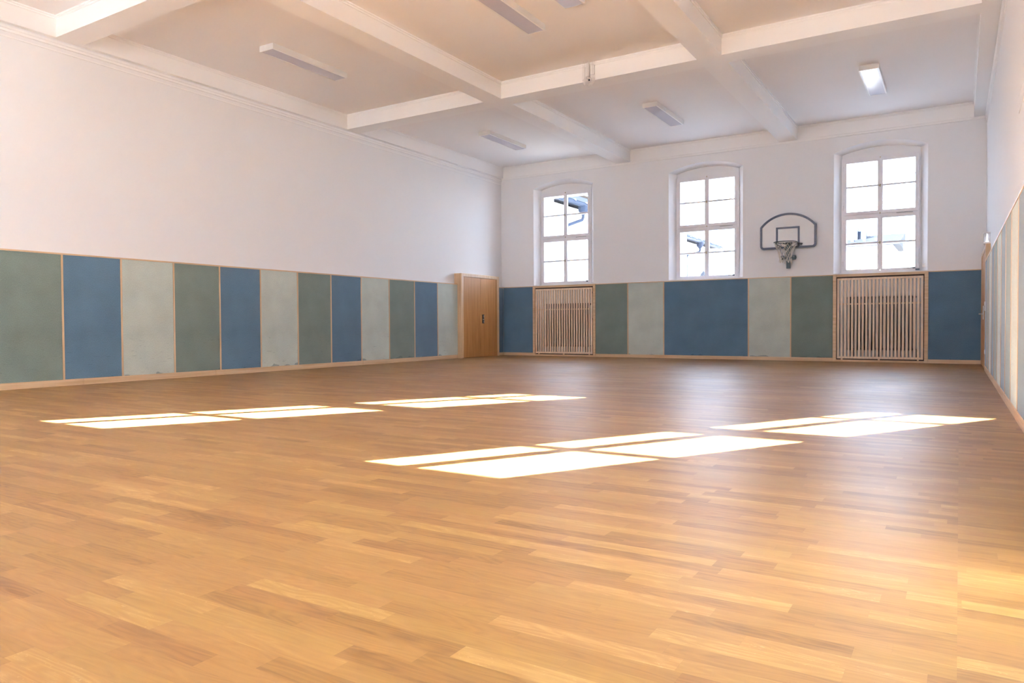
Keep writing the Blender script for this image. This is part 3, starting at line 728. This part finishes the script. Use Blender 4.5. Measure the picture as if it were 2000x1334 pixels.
bm = NB(); tube(bm, [(rc.x+math.cos(2*math.pi*q/40)*RR, rc.y+math.sin(2*math.pi*q/40)*RR, rc.z) for q in range(40)], .0095, 8, closed=True)
rim = obj('rim', bm, M['green'], t, smooth=True)
bm = NB()
for s in (-1, 1):
    a = math.radians(90 - s*22); tube(bm, [(rc.x+math.cos(a)*RR, rc.y+math.sin(a)*RR, rc.z-.006), (rc.x+s*.05, 16.60, rc.z-.01)], .009, 6)
    a = math.radians(90 - s*75); tube(bm, [(rc.x+math.cos(a)*RR, rc.y+math.sin(a)*RR, rc.z-.01), (rc.x+s*.035, 16.61, 2.40)], .010, 6)
box(bm, rc.x-.065, rc.x+.065, 16.60, 16.6235, 2.39, 2.57, .004)
obj('rim_support', bm, M['green'], t)
bm = NB(); tube(bm, [(bx+.20, 16.60, 2.535), (bx+.31, 16.60, 2.52)], .012, 8); box(bm, bx+.19, bx+.30, 16.600, 16.617, 2.488, 2.505, .002); box(bm, bx+.13, bx+.23, 16.592, 16.617, 2.45, 2.475, .002); obj('spring_arm', bm, M['darkmetal'], t)
# net: diamond cords hanging from the rim
rng = random.Random(3)
def netpt(k_, lev):
    n_ = 12; zz = [0, -.075, -.16, -.25, -.34, -.43][lev]; rr = [RR, .205, .165, .135, .118, .125][lev]
    a = 2*math.pi*(k_ + .5*(lev % 2))/n_
    return Vector((rc.x+math.cos(a)*rr + rng.uniform(-.006, .006), rc.y+math.sin(a)*rr, rc.z-.008+zz + (rng.uniform(-.02, .02) if lev > 1 else 0)))
pts = {(q, l): netpt(q, l) for q in range(12) for l in range(6)}
bm = NB(); bmb = NB()
for l in range(5):
    for q in range(12):
        p = pts[(q, l)]
        q2 = ((q if l % 2 == 0 else q+1) % 12); q3 = ((q-1 if l % 2 == 0 else q) % 12)
        tube(bmb if (q % 4 == 0 and l < 4) else bm, [p, pts[(q2, l+1)]], .0042, 5); tube(bm, [p, pts[(q3, l+1)]], .0042, 5)
nt_ = obj('net', bm, M['net'], t); obj('blue_cord', bmb, M['netb'], nt_)

# ------------------------------------------------------------------ outside
M['ground'] = plain('paving', (.64, .61, .56), .9, noise=.1, scale=3)
M['facade'] = plain('pale_render', (.72, .73, .75), .9, noise=.03)
M['roof'] = plain('slate_roof', (.010, .012, .0165), .8, spec=.04, noise=.25, scale=14)
M['zinc'] = plain('zinc_gutter', (.018, .024, .038), .6, spec=.04)
M['ridge'] = plain('ochre_ridge_tile', (.040, .030, .022), .8, spec=.04)
M['dark'] = plain('dark_window', (.012, .015, .022), .8, spec=.04)
bm = NB(); box(bm, -90, 90, -60, 120, -.6, -.305); struct(obj('ground', bm, M['ground']))
t = thing('building', 'pale side wing with slate roof and gutter outside the left and middle windows', 'building', (-15, 32, -.3))
bm = NB(); box(bm, -21, -13.0, 19, 45, -.3, 5.42); obj('facade', bm, M['facade'], t)
bm = NB(); prism(bm, [(-12.55, 5.50), (-12.55, 5.60), (-17.0, 7.55), (-21.45, 5.60), (-21.45, 5.50)], 'y', 18.7, 45.3); obj('roof', bm, M['roof'], t)
bm = NB(); tube(bm, [(-17, 18.7, 7.56), (-17, 45.3, 7.56)], .12, 8); obj('ridge_tiles', bm, M['ridge'], t)
bm = NB(); tube(bm, [(-12.58, 18.7, 5.50), (-12.58, 45.4, 5.50)], .085, 10)
for yy in range(19, 46, 1): box(bm, -12.66, -12.47, yy, yy+.03, 5.52, 5.62)
gu = obj('gutter', bm, M['zinc'], t)
for yy, dy_ in ((25.9, .86), (41.0, 1.45)):
    bm = NB(); tube(bm, [(-12.62, yy, 5.46), (-12.62, yy, 5.25), (-12.62, yy, 5.12)], [.22, .19, .07], 8)
    tube(bm, [(-12.62, yy, 5.15), (-12.62, yy, 5.02), (-12.64, yy-.05, 4.92), (-12.9, yy-dy_+.1, 4.66), (-12.93, yy-dy_, 4.52), (-12.93, yy-dy_, -.2)], .065, 8)
    obj('downpipe', bm, M['zinc'], t)
bm = NB(); pp = [(41.9, 1.2), (43.9, 1.2), (43.9, 3.1), (43.75, 3.45), (43.4, 3.78), (42.9, 3.98), (42.4, 3.78), (42.05, 3.45), (41.9, 3.1)]
prism(bm, pp, 'x', -13.02, -12.97); aw = obj('arched_window', bm, M['dark'], t)
t = thing('building', 'distant pale house with dark roof and chimney outside the right-hand window', 'building', (-6, 53, -.3))
bm = NB(); box(bm, -10, -3.5, 50, 54.6, -.3, 5.6); obj('facade', bm, M['facade'], t)
bm = NB(); prism(bm, [(49.5, 5.58), (49.5, 5.66), (54.8, 6.75), (55.2, 6.75), (55.2, 5.58)], 'x', -10.3, -3.1); obj('roof', bm, M['roof'], t)
bm = NB(); box(bm, -6.6, -5.72, 52.5, 53.2, 6.0, 7.10); obj('chimney', bm, M['zinc'], t)
bm = NB(); box(bm, -5.70, -5.25, 52.8, 53.4, 6.2, 6.85); obj('chimney', bm, M['zinc'], t)
for xx in (-5.9, -5.2, -4.5):
    bm = NB(); box(bm, xx-.09, xx+.09, 51.3, 51.5, 6.02, 6.18); obj('roof_vent', bm, M['zinc'], t)
bm = NB(); box(bm, -5.35, -5.27, 49.96, 50.01, 4.05, 4.40); obj('vent_slot', bm, M['dark'], t)
t = thing('chimney_stack', 'small pale blue chimney far away, seen low in the middle window', 'chimney', (-15, 62, 0))
bm = NB(); box(bm, -15.3, -14.2, 62, 63, -.3, 7.1); box(bm, -15.4, -14.5, 61.9, 63.1, 7.1, 7.5); obj('stack', bm, M['facade'], t)
bm = NB(); tube(bm, [(-8.0, 46, 5.2), (-4.4, 40, 5.7), (-1.6, 34, 6.9), (.6, 28, 8.6), (2, 24, 10.2)], .018, 5)
tag(obj('overhead_cable', bm, M['zinc']), 'thin dark overhead cable crossing the sky outside the right-hand window', 'cable')
